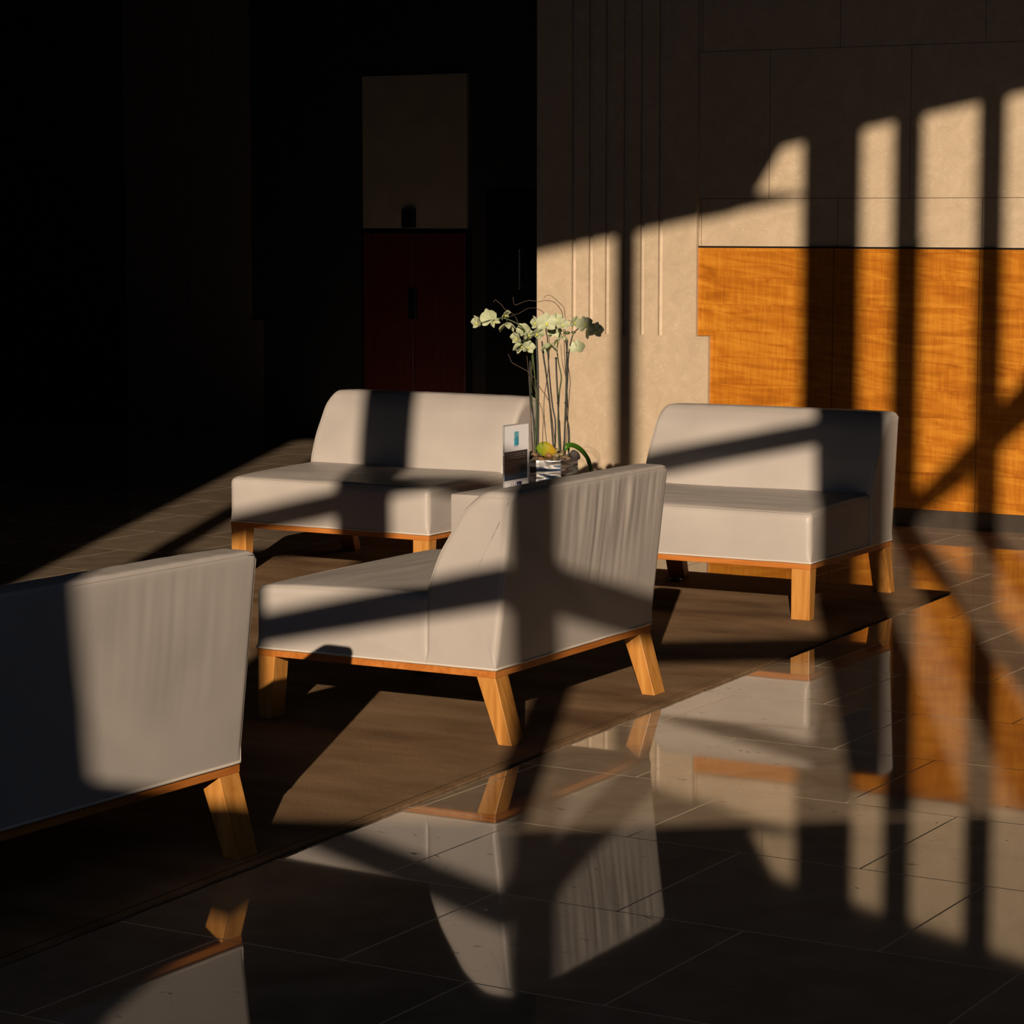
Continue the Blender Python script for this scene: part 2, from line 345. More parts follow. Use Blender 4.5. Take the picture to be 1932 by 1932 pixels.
bm.faces.new(R[-1]); bm.faces.new(R[0][::-1])
o = link('rug', bm, CAR, smooth=False); o.rotation_euler = (0, 0, G)
tag(o, 'large brown wool rug lying on the polished stone floor under the pale lounge chairs', 'rug')
ZR = .008

# ------------------------------------------------------------------ lounge chairs
CW, CD = 1.0634, .8835
TB = .248
def round_poly(pts, rads, seg=5):
    out = []; n = len(pts)
    for i in range(n):
        p = Vector(pts[i]); a = Vector(pts[i - 1]); b = Vector(pts[(i + 1) % n]); r = rads[i]
        if r <= 0: out.append((p, 0)); continue
        u = (a - p).normalized(); v = (b - p).normalized(); r = min(r, (a - p).length * .45, (b - p).length * .45)
        A = p + u * r; B = p + v * r
        for k in range(seg + 1):
            t = k / seg; out.append(((1 - t) ** 2 * A + 2 * t * (1 - t) * p + t * t * B, 0))
    return [q for q, _ in out]
def resample(pts, step):
    out = []; n = len(pts)
    for i in range(n):
        a, b = pts[i], pts[(i + 1) % n]; k = max(1, int((b - a).length / step))
        for j in range(k): out.append(a.lerp(b, j / k))
    return out
def drop(x, z, W, rc, zlo, zhi):
    t = (abs(x) - (W / 2 - rc)) / rc
    if t <= 0 or z <= zlo: return 0
    return rc * (1 - math.sqrt(max(0, 1 - min(t, 1) ** 2))) * .8 * ((z - zlo) / (zhi - zlo)) ** 1.5
def extruded(prof, W, r, disp, nx=70, bulge_end=.006, rc=.02, tight=(), seed_=0.0):
    """body swept along x with softly rounded ends; disp(x,y,z,nrm)->offset"""
    bm = bmesh.new(); n = len(prof)
    cen = sum(prof, Vector((0, 0))) / n
    nor = []
    for i in range(n):
        t = (prof[(i + 1) % n] - prof[i - 1]).normalized(); nn = Vector((t.y, -t.x))
        nor.append(nn)
    area_ = sum(prof[i].x * prof[(i + 1) % n].y - prof[(i + 1) % n].x * prof[i].y for i in range(n))
    if area_ < 0: nor = [-q for q in nor]
    def wt(p): return min([1] + [(min((p - Vector(c)).length / .045, 1)) for c in tight]) * (1 if p.y > min(q.y for q in prof) + .0008 else 0)
    wts = [wt(p) for p in prof]
    zhi = max(p.y for p in prof); zlo = zhi - rc * 2.2
    rings = []
    xs = []
    for k in range(5):
        a = math.pi / 2 * k / 4; xs.append((-W / 2 + r - r * math.cos(a), r * (1 - math.sin(a))))
    for k in range(1, nx): xs.append((-W / 2 + r + (W - 2 * r) * k / nx, 0))
    for k in range(5):
        a = math.pi / 2 * (4 - k) / 4; xs.append((W / 2 - r + r * math.cos(a), r * (1 - math.sin(a))))
    for x, ins in xs:
        ring = []
        for p, q, wi in zip(prof, nor, wts):
            P = p - q * ins * wi; d = disp(x, P.x, P.y, q)
            P = P + q * d; ring.append(bm.verts.new((x, P.x, P.y - drop(x, P.y, W, rc, zlo, zhi))))
        rings.append(ring)
    for A, B in zip(rings, rings[1:]):
        for i in range(n): bm.faces.new((A[i], A[(i + 1) % n], B[(i + 1) % n], B[i]))
    for side, ring in ((-1, rings[0]), (1, rings[-1])):
        prev = ring; base = [v.co.copy() for v in ring]; c3 = sum(base, Vector()) / n
        def hh(c, s): return side * (bulge_end * .45 * (1 - s ** 2) ** 2 + .0035 * noise.noise(Vector((c.y * 5 + side * 3, c.z * 7, seed_))) * (1 - s ** 4))
        for s in (.96, .9, .82, .72, .6, .48, .36, .24, .12):
            new = []
            for b in base:
                c = c3 + (b - c3) * s; new.append(bm.verts.new(c + Vector((hh(c, s), 0, 0))))
            for i in range(n): bm.faces.new((prev[i], prev[(i + 1) % n], new[(i + 1) % n], new[i]))
            prev = new
        cv = bm.verts.new(c3 + Vector((hh(c3, 0), 0, 0)))
        for i in range(n): bm.faces.new((prev[i], prev[(i + 1) % n], cv))
    loops = [[Vector((sx * (W / 2 - r * .28), p.x - q.x * r * .28 * wi, p.y - q.y * r * .28 * wi - drop(W / 2 - r * .28, p.y, W, rc, zlo, zhi))) for p, q, wi in zip(prof, nor, wts)] for sx in (-1, 1)]
    return bm, loops
YB = CD / 2; YS = CD / 2 - TB
Z0, ZS, ZB = .236 - ZR, .438 - ZR, .782 - ZR
def chair(name, X, Y, th, label, seed, gather=1.0, gside=0):
    root = empty(name, (X, Y, ZR), th)
    tag(root, label, 'lounge chair')
    N = lambda x, y, z: noise.noise(Vector((x + seed * 7.3, y, z)))
    # base rail
    bm = bmesh.new(); zr0, zr1 = .2125 - ZR, .2365 - ZR
    hx, hy = CW / 2 - .002, CD / 2 - .002
    for b in ((-hx, hx, -hy, -hy + .05), (-hx, hx, hy - .05, hy), (-hx, -hx + .05, -hy + .05, hy - .05), (hx - .05, hx, -hy + .05, hy - .05)):
        box(bm, b[0], b[1], b[2], b[3], zr0, zr1, .0015)
    link('base_rail', bm, RAIL, root)
    bm = bmesh.new(); box(bm, -hx + .05, hx - .05, -hy + .05, hy - .05, zr0 + .008, zr1 - .002); link('underside', bm, BLK, root)
    # legs
    for sx in (-1, 1):
        x0, x1 = sorted((sx * (hx - .002), sx * (hx - .082)))
        bm = bmesh.new(); f = -hy + .001
        hexa(bm, [(x0, f, 0), (x1, f, 0), (x1, f + .046, 0), (x0, f + .046, 0)], [(x0, f, zr0), (x1, f, zr0), (x1, f + .066, zr0), (x0, f + .066, zr0)], .002)
        link('leg', bm, LEG, root)
        bm = bmesh.new(); s = .058; k = hy - .001
        hexa(bm, [(x0, k + s - .048, 0), (x1, k + s - .048, 0), (x1, k + s, 0), (x0, k + s, 0)], [(x0, k - .066, zr0), (x1, k - .066, zr0), (x1, k, zr0), (x0, k, zr0)], .002)
        link('leg', bm, LEG, root)
    # seat
    prof = round_poly([(-YB, Z0), (YS + .012, Z0), (YS + .012, ZS + .02), (0, ZS + .016), (-YB + .12, ZS + .008), (-YB - .001, ZS)], [.006, .004, .01, .1, .1, .034])
    prof = resample(prof, .014)
    def dseat(x, y, z, q):
        u = x / (CW / 2); e = max(0, 1 - u ** 4)
        d = 0
        if q.y > .7:   # top: crown and creases
            t = (y + YB) / (YS + YB); d = .012 * e * math.sin(math.pi * min(max(t, 0), 1)) + .003 * N(x * 3 + y * 4, y * 24, 1) * e + .0035 * N(x * 2.2, y * 6, 2) * e
            d += .003 * max(0, t - .5) * N(x * 30 + y * 8, y * 10, 4)
        elif q.x < -.7:
            t = (z - Z0) / (ZS - Z0); d = .007 * e * math.sin(math.pi * min(max(t, 0), 1)) + .002 * N(x * 4, 0, z * 9)
        if q.y < -.7: d = 0
        return d
    bm, lp = extruded(prof, CW - .004, .022, dseat, 90, .009, .022, ((-YB, Z0), (YS + .012, Z0), (YS + .012, ZS + .02)), seed)
    seat = link('seat', bm, LEA, root, True)
    bm = bmesh.new()
    for L in lp: tube(bm, L, .0016, 5, True)
    tube(bm, [(x, -YB + .0075, ZS - .005 + .0035 * (1 - (2 * x / CW) ** 4)) for x in [(-.5 + k / 30) * (CW - .03) for k in range(31)]], .0016, 5)
    link('seam', bm, STITCH, seat, True)
    # backrest
    fr = [(.782, -.058), (.722, -.116), (.645, -.164), (.589, -.20), (.525, -.226), (.484, -.241), (.449, -.2475), (.40, -.248)]
    P = [(YB - TB, Z0), (YB, Z0), (YB + .062, ZB)] + [(YB + y, z - ZR) for z, y in fr]
    P[3] = (YB - .05, ZB + .002)
    prof = round_poly(P, [.003, .006, .018, .034, .03, .03, .03, .03, .03, .02, .02], 5)
    prof = resample(prof, .013)
    def dback(x, y, z, q):
        u = x / (CW / 2); e = max(0, 1 - u ** 6); t = (z - Z0) / (ZB - Z0); d = 0
        if q.x > .7:      # rear face: gathers hanging from the top seam, loose diagonal folds lower down
            top = max(0, min(1, (t - .22) / .6)) * min(1, (1.0 - t) * 14)
            gs = .45 + .55 * max(0, min(1, .5 + gside * u))
            d = gather * gs * top * e * (.0042 * N(x * 24, 0, z * 2.2) + .0024 * N(x * 52, 1, z * 3.5))
            d += .004 * e * math.sin(math.pi * min(max(t, 0), 1)) + .0035 * N(x * 3 - z * 3, 2, z * 4 + x * 3) * e * math.sin(math.pi * min(max(t, 0), 1))
            v = (x * gside * .62 + (z - .40)) * 22
            d += -.0045 * math.exp(-v * v) * e * (1 if gather > 0 else 0) * math.sin(math.pi * min(max(t, 0), 1))
        elif q.x < -.3:
            d = .006 * e * math.sin(math.pi * min(max(t, 0), 1)) + .003 * N(x * 3, 5, z * 4) * e
            d += .002 * max(0, .5 - t) * N(x * 30, 3, z * 6) * e
        elif q.y > .7: d = .004 * e + .0012 * N(x * 18, y * 6, 4)
        return d
    bm, lp = extruded(prof, CW + .006, .018, dback, 120, .007, .034, ((YB - TB, Z0), (YB, Z0)), seed + .5)
    back = link('backrest', bm, LEA, root, True)
    bm = bmesh.new()
    for L in lp: tube(bm, L, .0017, 5, True)
    ys = [(x, YB + .062 - .0035, ZB - .0065 - drop(x, ZB, CW, .034, ZB - .075, ZB)) for x in [(-.5 + k / 30) * (CW - .03) for k in range(31)]]
    tube(bm, ys, .0016, 5)
    tube(bm, [(x, YB - .066 + .006, ZB - .018 + .004 * (1 - (2 * x / CW) ** 6) - drop(x, ZB, CW, .034, ZB - .075, ZB)) for x in [(-.5 + k / 30) * (CW - .06) for k in range(31)]], .0015, 5)
    link('seam', bm, STITCH, back, True)
    # piping round the foot of the upholstery
    bm = bmesh.new(); hx, hy = CW / 2 + .001, CD / 2 + .001; z = .2395 - ZR
    c = round_poly([(-hx, -hy), (hx, -hy), (hx, hy), (-hx, hy)], [.012] * 4, 4); c = resample(c, .03)
    tube(bm, [(p.x, p.y, z + .0012 * N(p.x * 9, p.y * 9, 0)) for p in c], .0042, 7, True)
    link('piping', bm, LEA2, root, True)
    return root
chair('lounge_chair', .9395, 10.973, -.5123, 'pale leather lounge chair on the right, facing us, in front of the orange wood panelling', 3, .25)
chair('lounge_chair', -.5942, 11.9077, -.5308, 'pale leather lounge chair facing us at the left rear, left of the vase of orchids', 5, .25)
chair('lounge_chair', -.1733, 8.5483, -2.0853, 'middle pale leather lounge chair, seen from its rear, with deep gathers in the leather', 1, 1.25, -1)
chair('lounge_chair', -1.3421, 6.3096, -2.1271, 'pale leather lounge chair nearest us, cut off at the lower left, seen from its rear', 2, .22, -1)

# ------------------------------------------------------------------ side table
TW0, TW1, TN0, TN1, TZ = -5.77, -5.15, 9.655, 10.30, .421
tb = empty('side_table', WN((TW0 + TW1) / 2, (TN0 + TN1) / 2, ZR), G)
tag(tb, 'low square pale leather table between the two rear lounge chairs, under the orchids', 'table')
hw, hn = (TW1 - TW0) / 2, (TN1 - TN0) / 2
bm = bmesh.new(); box(bm, -hw, hw, -hn, hn, .238 - ZR, TZ - ZR, .009); link('cushioned_top', bm, LEA, tb, True, .6)
bm = bmesh.new(); box(bm, -hw + .002, hw - .002, -hn + .002, hn - .002, .2125 - ZR, .238 - ZR, .0015); link('base_rail', bm, RAIL, tb)
bm = bmesh.new(); tube(bm, [(p.x, p.y, .2405 - ZR) for p in resample(round_poly([(-hw, -hn), (hw, -hn), (hw, hn), (-hw, hn)], [.01] * 4, 4), .05)], .004, 6, True); link('piping', bm, LEA2, tb, True)
for sx in (-1, 1):
    for sy in (-1, 1):
        bm = bmesh.new(); x0, x1 = sorted((sx * (hw - .006), sx * (hw - .07))); y0, y1 = sorted((sy * (hn - .006), sy * (hn - .07)))
        xa, xb = sorted((sx * (hw - .006), sx * (hw - .055)))
        hexa(bm, [(xa, y0, 0), (xb, y0, 0), (xb, y1, 0), (xa, y1, 0)], [(x0, y0, .2125 - ZR), (x1, y0, .2125 - ZR), (x1, y1, .2125 - ZR), (x0, y1, .2125 - ZR)], .002); link('leg', bm, LEG, tb)

# small black disc on the rug
bm = bmesh.new(); tube(bm, [(0, 0, 0), (0, 0, .006), (0, 0, .012), (0, 0, .015)], [.028, .03, .026, .012], 20)
o = link('floor_socket_cap', bm, BLK, None, True, .6); o.location = WN(-5.03, 10.35, ZR)
tag(o, 'small round black cap lying on the rug under the right lounge chair', 'cap')

# ------------------------------------------------------------------ sign in an acrylic stand
SWc, SN0, SN1, SZ0, SZ1 = -5.53, 9.695, 9.918, TZ, .7215
sg = empty('sign_stand', WN(SWc, (SN0 + SN1) / 2, TZ), G + math.pi / 2)   # local x runs along n, local -y faces +w
tag(sg, 'clear acrylic sign stand with a printed notice, on the low table beside the vase', 'sign')
SL = (SN1 - SN0); SH = SZ1 - SZ0
acr = NT('clear_acrylic'); acr.set(Base_Color=(.9, .92, .95, 1), Roughness=.04); acr.b.inputs['Transmission Weight'].default_value = .9; acr.b.inputs['IOR'].default_value = 1.3
def flat(name, rects, mat, y, parent=sg, th=.0003):
    bm = bmesh.new()
    for x0, x1, z0, z1 in rects: box(bm, x0 * SL - SL / 2, x1 * SL - SL / 2, y - th, y, z0 * SH, z1 * SH)
    return link(name, bm, mat, parent)
bm = bmesh.new()
for s in (0, 1):
    box(bm, -SL / 2 + s * (SL - .004), -SL / 2 + .004 + s * (SL - .004), -.004, .002, 0, SH)
box(bm, -SL / 2, SL / 2, -.004, .002, SH - .003, SH); box(bm, -SL / 2, SL / 2, -.03, .04, 0, .003); box(bm, -SL / 2, SL / 2, .0005, .002, 0, SH)
link('acrylic_holder', bm, acr.m, sg)
sheet = flat('printed_sheet', [(.02, .985, .012, .985)], simple('white_paper', (.80, .80, .86), .5), .0002, th=.0006)
# gradient panel: black through brown to deep blue (a printed picture)
pg = NT('printed_gradient'); tc = pg.n('ShaderNodeTexCoord'); sp = pg.n('ShaderNodeSeparateXYZ'); pg.l(tc.outputs['Object'], sp.inputs[0])
pg.l(pg.ramp(sp.outputs[2], [(.2 * SH, (.010, .045, .095)), (.27 * SH, (.012, .06, .125)), (.31 * SH, (.02, .022, .03)), (.40 * SH, (.035, .022, .020)), (.62 * SH, (.018, .02, .028))]), pg.b.inputs['Base Color']); pg.set(Roughness=.3)
flat('picture_panel', [(.045, .945, .20, .612)], pg.m, -.0006, sheet)
# pale lines of small print, too blurred to read in the photograph
rn = random.Random(4); rects = []
for z, x1 in ((.575, .90), (.545, .88), (.515, .86), (.452, .90), (.420, .90), (.388, .55)):
    x = .085
    while x < x1:
        L_ = rn.uniform(.02, .075); rects.append((x, min(x + L_, x1), z - .004 - rn.uniform(0, .002), z + .004)); x += L_ + .016
flat('small_print', rects, simple('print_grey', (.20, .20, .22), .6), -.001, sheet)
flat('teal_emblem', [(.42, .60, .69, .89)], simple('print_teal', (.02, .26, .40), .4), -.0006, sheet)
flat('emblem_highlight', [(.42, .475, .79, .89), (.50, .515, .80, .89), (.55, .60, .81, .89)], simple('print_pale_teal', (.18, .44, .52), .4), -.001, sheet)
flat('emblem_detail', [(.42, .505, .70, .775)], simple('print_light_blue', (.04, .38, .58), .4), -.001, sheet)
flat('emblem_caption', [(.42, .59, .672, .678)], simple('print_violet', (.16, .2, .42), .5), -.0006, sheet)
flat('line_mark', [(.30, .312, .055, .155), (.47, .482, .055, .155), (.312, .47, .104, .109), (.37, .41, .125, .14), (.36, .43, .078, .09)], simple('print_brown', (.10, .07, .09), .6), -.0006, sheet)
flat('navy_square', [(.52, .72, .055, .165)], simple('print_navy', (.012, .02, .085), .4), -.0006, sheet)
bm = bmesh.new(); cx, cz = .585 * SL - SL / 2, .105 * SH
pts_ = [(cx, cz + .010), (cx + .0035, cz + .002), (cx + .003, cz - .005), (cx, cz - .007), (cx - .003, cz - .005), (cx - .0035, cz + .002)]
a_ = [bm.verts.new((p[0], -.0013, p[1])) for p in pts_]; b_ = [bm.verts.new((p[0], -.001, p[1])) for p in pts_]; bm.faces.new(a_); bm.faces.new(b_[::-1])
for i in range(6): bm.faces.new((a_[i], b_[i], b_[(i + 1) % 6], a_[(i + 1) % 6]))
link('droplet_mark', bm, simple('print_pale', (.5, .55, .75), .5), sheet)

# ------------------------------------------------------------------ vase
VW, VN, VS, VH = -5.533, 10.10, .26, .132
vs = empty('faceted_vase', WN(VW, VN, TZ))
tag(vs, 'eight-sided rippled silvery glass vase of pebbles holding the orchids, on the low table', 'vase')
bm = bmesh.new(); h = VS / 2; t = .006
ring = lambda e, z: [bm.verts.new((e / math.cos(math.pi / 8) * math.cos(math.pi / 8 + k * math.pi / 4), e / math.cos(math.pi / 8) * math.sin(math.pi / 8 + k * math.pi / 4), z)) for k in range(8)]
rr = [ring(h - .004, 0), ring(h, .003), ring(h, VH - .002), ring(h - .001, VH), ring(h - t, VH), ring(h - t, .085)]
for A, B in zip(rr, rr[1:]):
    for i in range(8): bm.faces.new((A[i], A[(i + 1) % 8], B[(i + 1) % 8], B[i]))
bm.faces.new(rr[0][::-1]); bm.faces.new(rr[-1])
link('vase_wall', bm, silver(), vs)
bm = bmesh.new(); ra, rb_ = ring(h - t - .001, .0855), ring(h - t - .001, .114)
for i in range(8): bm.faces.new((ra[i], ra[(i + 1) % 8], rb_[(i + 1) % 8], rb_[i]))
bm.faces.new(ra[::-1]); bm.faces.new(rb_)
link('potting_bark', bm, simple('bark', (.06, .035, .02), .9, var=.4, scale=60), vs)
# pebbles
pm = [simple('pebble_%s' % n, c, .5, var=.25, scale=25) for n, c in (('brown', (.16, .095, .05)), ('tan', (.27, .17, .095)), ('orange', (.30, .145, .06)), ('grey', (.12, .10, .085)), ('olive', (.20, .16, .08)))]
words = ('dark brown', 'tan', 'orange brown', 'grey', 'olive brown')
bases = []
for k in range(5):
    bm = bmesh.new(); bmesh.ops.create_icosphere(bm, subdivisions=3, radius=1)
    for v in bm.verts: v.co *= 1 + .22 * noise.noise(v.co * 1.3 + Vector((k * 9, 0, 0)))
    o = link('pebble', bm, pm[k], None, True); bases.append(o)
cnt = 0; used = set(); pos = []
rn = random.Random(11)
spots = []
for lim, stp, z0_ in ((.100, .033, VH - .003), (.088, .034, VH + .014), (.056, .035, VH + .029)):
    for i in range(-4, 5):
        for j in range(-4, 5):
            x = (i + .5 * (j % 2)) * stp + rn.uniform(-.004, .004); y = j * stp * .88 + rn.uniform(-.004, .004)
            if math.hypot(x, y) < lim: spots.append((x, y, z0_ + rn.uniform(-.003, .005)))
for i, (x, y, z) in enumerate(spots):
    k = rn.randrange(5); src = bases[k]
    if k in used: o = src.copy(); COL.objects.link(o)
    else: o = src; used.add(k)
    s = rn.uniform(.0135, .0165) if math.hypot(x, y) < .085 else rn.uniform(.0125, .014)
    p = WN(VW, VN, TZ) + WX * x + NX * y; o.location = (p.x, p.y, TZ + z)
    o.scale = (s * rn.uniform(1, 1.2), s * rn.uniform(.9, 1.1), s * rn.uniform(.6, .75)); o.rotation_euler = (rn.uniform(-.4, .4), rn.uniform(-.4, .4), rn.uniform(0, 6))
    q = p - WN(VW, VN, TZ)      # seen from the camera side: x to the right, -y to the front
    side = 'left' if q.x < -.04 else 'right' if q.x > .04 else 'middle'; dep = 'front' if q.y < -.035 else 'back' if q.y > .035 else 'centre'
    lay = 'on top of the heap' if z > VH + .018 else 'in the second layer' if z > VH + .006 else 'in the lowest layer'
    tag(o, '%s river pebble %s in the silvery vase, %s %s' % (words[k], lay, dep, side), 'pebble', 'river pebbles in the vase')
for k in range(5):
    if k not in used: bpy.data.objects.remove(bases[k])

# ------------------------------------------------------------------ orchids, stakes and twigs
# every point is (across, height, depth) measured from the middle of the vase: across = photo-plane metres
FPX = 4949.0; CP, SP = math.cos(.1127), math.sin(.1127)
VC = WN(VW, VN, 0)
def V(px, py, dy=0.0):
    a = (px - 966) / FPX; b = -(py - 966) / FPX
    d = Vector((a, CP + b * SP, -SP + b * CP)); t = (VC.y + dy) / d.y
    return Vector((0, 0, 1.6137)) + d * t
GRN = simple('orchid_stem_green', (.045, .070, .020), .45, var=.3, scale=20); DGR = simple('dark_stake_green', (.013, .018, .016), .5, var=.3, scale=30)
TWG = simple('willow_brown', (.055, .032, .02), .6, var=.3, scale=20); LFG = simple('leaf_green', (.07, .20, .015), .35, var=.25, scale=15)
LFY = NT('yellowing_leaf'); LFY.set(Roughness=.35)
tcn = LFY.n('ShaderNodeTexCoord'); spn = LFY.n('ShaderNodeSeparateXYZ'); LFY.l(tcn.outputs['Generated'], spn.inputs[0])
LFY.l(LFY.ramp(spn.outputs[0], [(.15, (.22, .34, .02)), (.55, (.50, .42, .02)), (.9, (.62, .36, .02))]), LFY.b.inputs['Base Color'])
PET = NT('petal_white'); PET.set(Roughness=.55, Base_Color=(.78, .80, .60, 1)); PET.b.inputs['Transmission Weight'].default_value = 0
PET.b.inputs['Subsurface Weight'].default_value = 0
nzp = PET.n('ShaderNodeTexNoise'); nzp.inputs['Scale'].default_value = 60; PET.l(PET.coords(), nzp.inputs[0])
PET.l(PET.ramp(nzp.outputs[0], [(.35, (.44, .50, .28)), (.65, (.60, .62, .47))]), PET.b.inputs['Base Color'])
trn = PET.n('ShaderNodeBsdfTranslucent'); trn.inputs[0].default_value = (.48, .60, .22, 1)
mxs = PET.n('ShaderNodeMixShader'); mxs.inputs[0].default_value = .3; PET.l(PET.b.outputs[0], mxs.inputs[1]); PET.l(trn.outputs[0], mxs.inputs[2])
PET.l(mxs.outputs[0], [q for q in PET.t.nodes if q.type == 'OUTPUT_MATERIAL'][0].inputs['Surface'])
LIP = simple('lip_yellow', (.62, .60, .06), .5, var=.3, scale=90)
def petal(bm, ang, L, Wd, cup, base=.0, tilt=.0):
    """one petal in the local xy plane, pointing at ang, curved towards +z"""
    nu, nv = 8, 6; g = []
    ca, sa = math.cos(ang), math.sin(ang)
    for i in range(nu + 1):
        u = i / nu; wd = Wd * (math.sin(math.pi * (u ** .8)) ** .62 if 0 < u < 1 else .0) + .0008
        row = []
        for j in range(nv + 1):
            v = -1 + 2 * j / nv; x = base + L * u; y = wd * v
            z = cup * (u ** 1.6) * L - .35 * wd * v * v * (1 if cup > 0 else .6) + tilt * u * L + .0012 * math.sin(9 * u + 5 * v)
            row.append(bm.verts.new((x * ca - y * sa, x * sa + y * ca, z)))
        g.append(row)
    for i in range(nu):
        for j in range(nv): bm.faces.new((g[i][j], g[i + 1][j], g[i + 1][j + 1], g[i][j + 1]))
def flower_meshes(seed, cup):
    bm = bmesh.new(); r = 1.0
    for a in (90, 215, 325): petal(bm, math.radians(a), 1.0, .40, cup)
    for a in (12, 168): petal(bm, math.radians(a), 1.05, .64, cup * .8, 0, .06)
    for v in bm.verts: v.co += Vector((0, 0, .04 * noise.noise(v.co * 2 + Vector((seed, 0, 0)))))
    bmesh.ops.recalc_face_normals(bm, faces=bm.faces[:])
    bmesh.ops.solidify(bm, geom=bm.faces[:], thickness=.02)
    bmesh.ops.recalc_face_normals(bm, faces=bm.faces[:])
    me = bpy.data.meshes.new('flower'); bm.to_mesh(me); bm.free(); me.materials.append(PET.m)
    for p in me.polygons: p.use_smooth = True
    me.set_sharp_from_angle(angle=.9)
    bm = bmesh.new()
    tube(bm, [(0, 0, 0), (0, -.05, .15), (0, -.16, .27), (0, -.33, .30), (0, -.45, .2)], [.06, .13, .12, .1, .03], 8)
    for s in (-1, 1): tube(bm, [(0, -.08, .12), (s * .12, -.1, .22), (s * .15, -.05, .34)], [.04, .07, .02], 6)
    ml = bpy.data.meshes.new('lip'); bm.to_mesh(ml); bm.free(); ml.materials.append(LIP)
    for p in ml.polygons: p.use_smooth = True
    return me, ml
FM = [flower_meshes(k, c) for k, c in enumerate((.10, .30, .85, -.25))]
def orchid(label, stem, flowers, rad=.0038, buds=()):
    root = empty('orchid', V(*stem[0])); root.location.z = max(root.location.z, TZ + .125)
    tag(root, label, 'orchid')
    org = root.location.copy()
    bm = bmesh.new(); sp_ = spline([V(*q) - org for q in stem], 6); n_ = len(sp_)
    tube(bm, sp_, [rad * (1 - .45 * i / n_) for i in range(n_)], 7); link('stem', bm, GRN if rad < .0037 else DGR, root, True)
    for (px, py, dy, r, kind, yaw, pitch, roll, sx, sy) in flowers:
        me, ml = FM[kind]; p = V(px, py, dy) - org
        f = bpy.data.objects.new('flower', me); COL.objects.link(f); f.parent = root; f.location = p
        # local +z faces towards the camera by default
        f.rotation_euler = (Matrix.Rotation(math.radians(yaw), 3, 'Z') @ Matrix.Rotation(math.radians(90 + pitch), 3, 'X') @ Matrix.Rotation(math.radians(roll), 3, 'Z')).to_euler()
        s = r * 2.55e-3; f.scale = (s, s, s * .9)
        lp_ = bpy.data.objects.new('lip', ml); COL.objects.link(lp_); lp_.parent = f; lp_.scale = (.72, .72, .72)
        # pedicel from the flower to the nearest point of the stem
        if sx is not None:
            bm = bmesh.new(); e = V(sx, sy, dy * .6) - org; mid = (p + e) / 2 + Vector((0, 0, .006)); tube(bm, spline([e, mid, p + Vector((0, .003, 0))], 4), .0011, 6); link('pedicel', bm, GRN, root, True)
    for (px, py, dy, r) in buds:
        bm = bmesh.new(); bmesh.ops.create_icosphere(bm, subdivisions=2, radius=r * 2.31e-3); bmesh.ops.scale(bm, vec=(1.6, 1, .8), verts=bm.verts); b = link('bud', bm, GRN, root, True); b.location = V(px, py, dy) - org
    return root
#         px   py   dy    r kind yaw pitch roll  joint
orchid('orchid arching out to the left, white blooms at the tip against the dark',
       [(1009, 868, -.02), (1012, 800, -.02), (1011, 740, -.02), (1008, 700, -.03), (1004, 660, -.03), (996, 635, -.04), (989, 622, -.04), (978, 612, -.05), (962, 604, -.05), (948, 600, -.05), (932, 602, -.04), (916, 606, -.04), (905, 609, -.04)],
       [(900, 608, -.04, 13, 1, -55, 8, 10, 908, 609), (923, 600, -.03, 17, 3, 150, 0, -15, 933, 602), (953, 594, -.05, 11, 1, 60, 35, 20, 952, 600), (957, 612, -.06, 15, 2, 10, 75, 0, 955, 602), (932, 607, -.06, 9, 2, 30, 20, 40, 935, 602)], .0034)
orchid('orchid with a drooping cluster of blooms left of centre, beside the dark wall edge',
       [(1012, 868, .02), (1007, 800, .02), (1004, 760, .02), (1002, 720, .01), (1004, 680, 0), (1000, 655, -.01), (995, 640, -.01), (988, 625, -.02), (984, 614, -.02)],
       [(988, 622, .0, 14, 0, -25, 25, 25, 988, 616), (975, 638, -.03, 13, 1, -50, 20, 0, 990, 628), (984, 652, -.04, 14, 2, -20, 60, 15, 995, 640), (996, 655, -.05, 13, 1, 30, 10, -10, 1001, 650), (977, 655, -.02, 11, 3, 120, 20, 0, 990, 640), (997, 632, -.03, 11, 0, 45, 15, 10, 997, 638)], .0034)
orchid('central orchid topped by the largest white bloom with a yellow heart',
       [(1046, 868, .0), (1048, 800, .0), (1043, 770, .01), (1039, 735, .01), (1036, 700, 0), (1034, 670, 0), (1033, 640, -.01), (1030, 622, -.02), (1034, 614, -.03)],
       [(1031, 609, -.05, 18, 0, 8, 0, 0, 1031, 620), (1011, 609, -.03, 13, 1, -60, 5, 10, 1026, 621), (1013, 629, -.05, 14, 1, 30, 40, -15, 1024, 622), (1047, 626, .02, 13, 3, 170, -10, 0, 1036, 624)], .0040, ((1038, 633, -.02, 2.5),))
orchid('orchid right of centre carrying pale blooms behind the curly twigs',
       [(1056, 868, .03), (1053, 800, .03), (1055, 745, .02), (1059, 712, .01), (1054, 685, .01), (1051, 660, .0), (1054, 640, -.01), (1057, 622, -.02), (1060, 612, -.02)],
       [(1050, 603, -.01, 12, 1, 35, -15, 20, 1058, 612), (1062, 612, -.05, 12, 0, 20, 10, -10, 1060, 616), (1038, 652, -.05, 15, 2, -15, 65, 10, 1052, 645), (1049, 645, -.03, 9, 1, 60, 30, 40, 1053, 640), (1061, 636, .0, 10, 2, 20, 80, 0, 1057, 628), (1084, 608, -.02, 12, 1, 45, 10, 0, 1062, 606)], .0036, ((1070, 628, -.02, 4),))
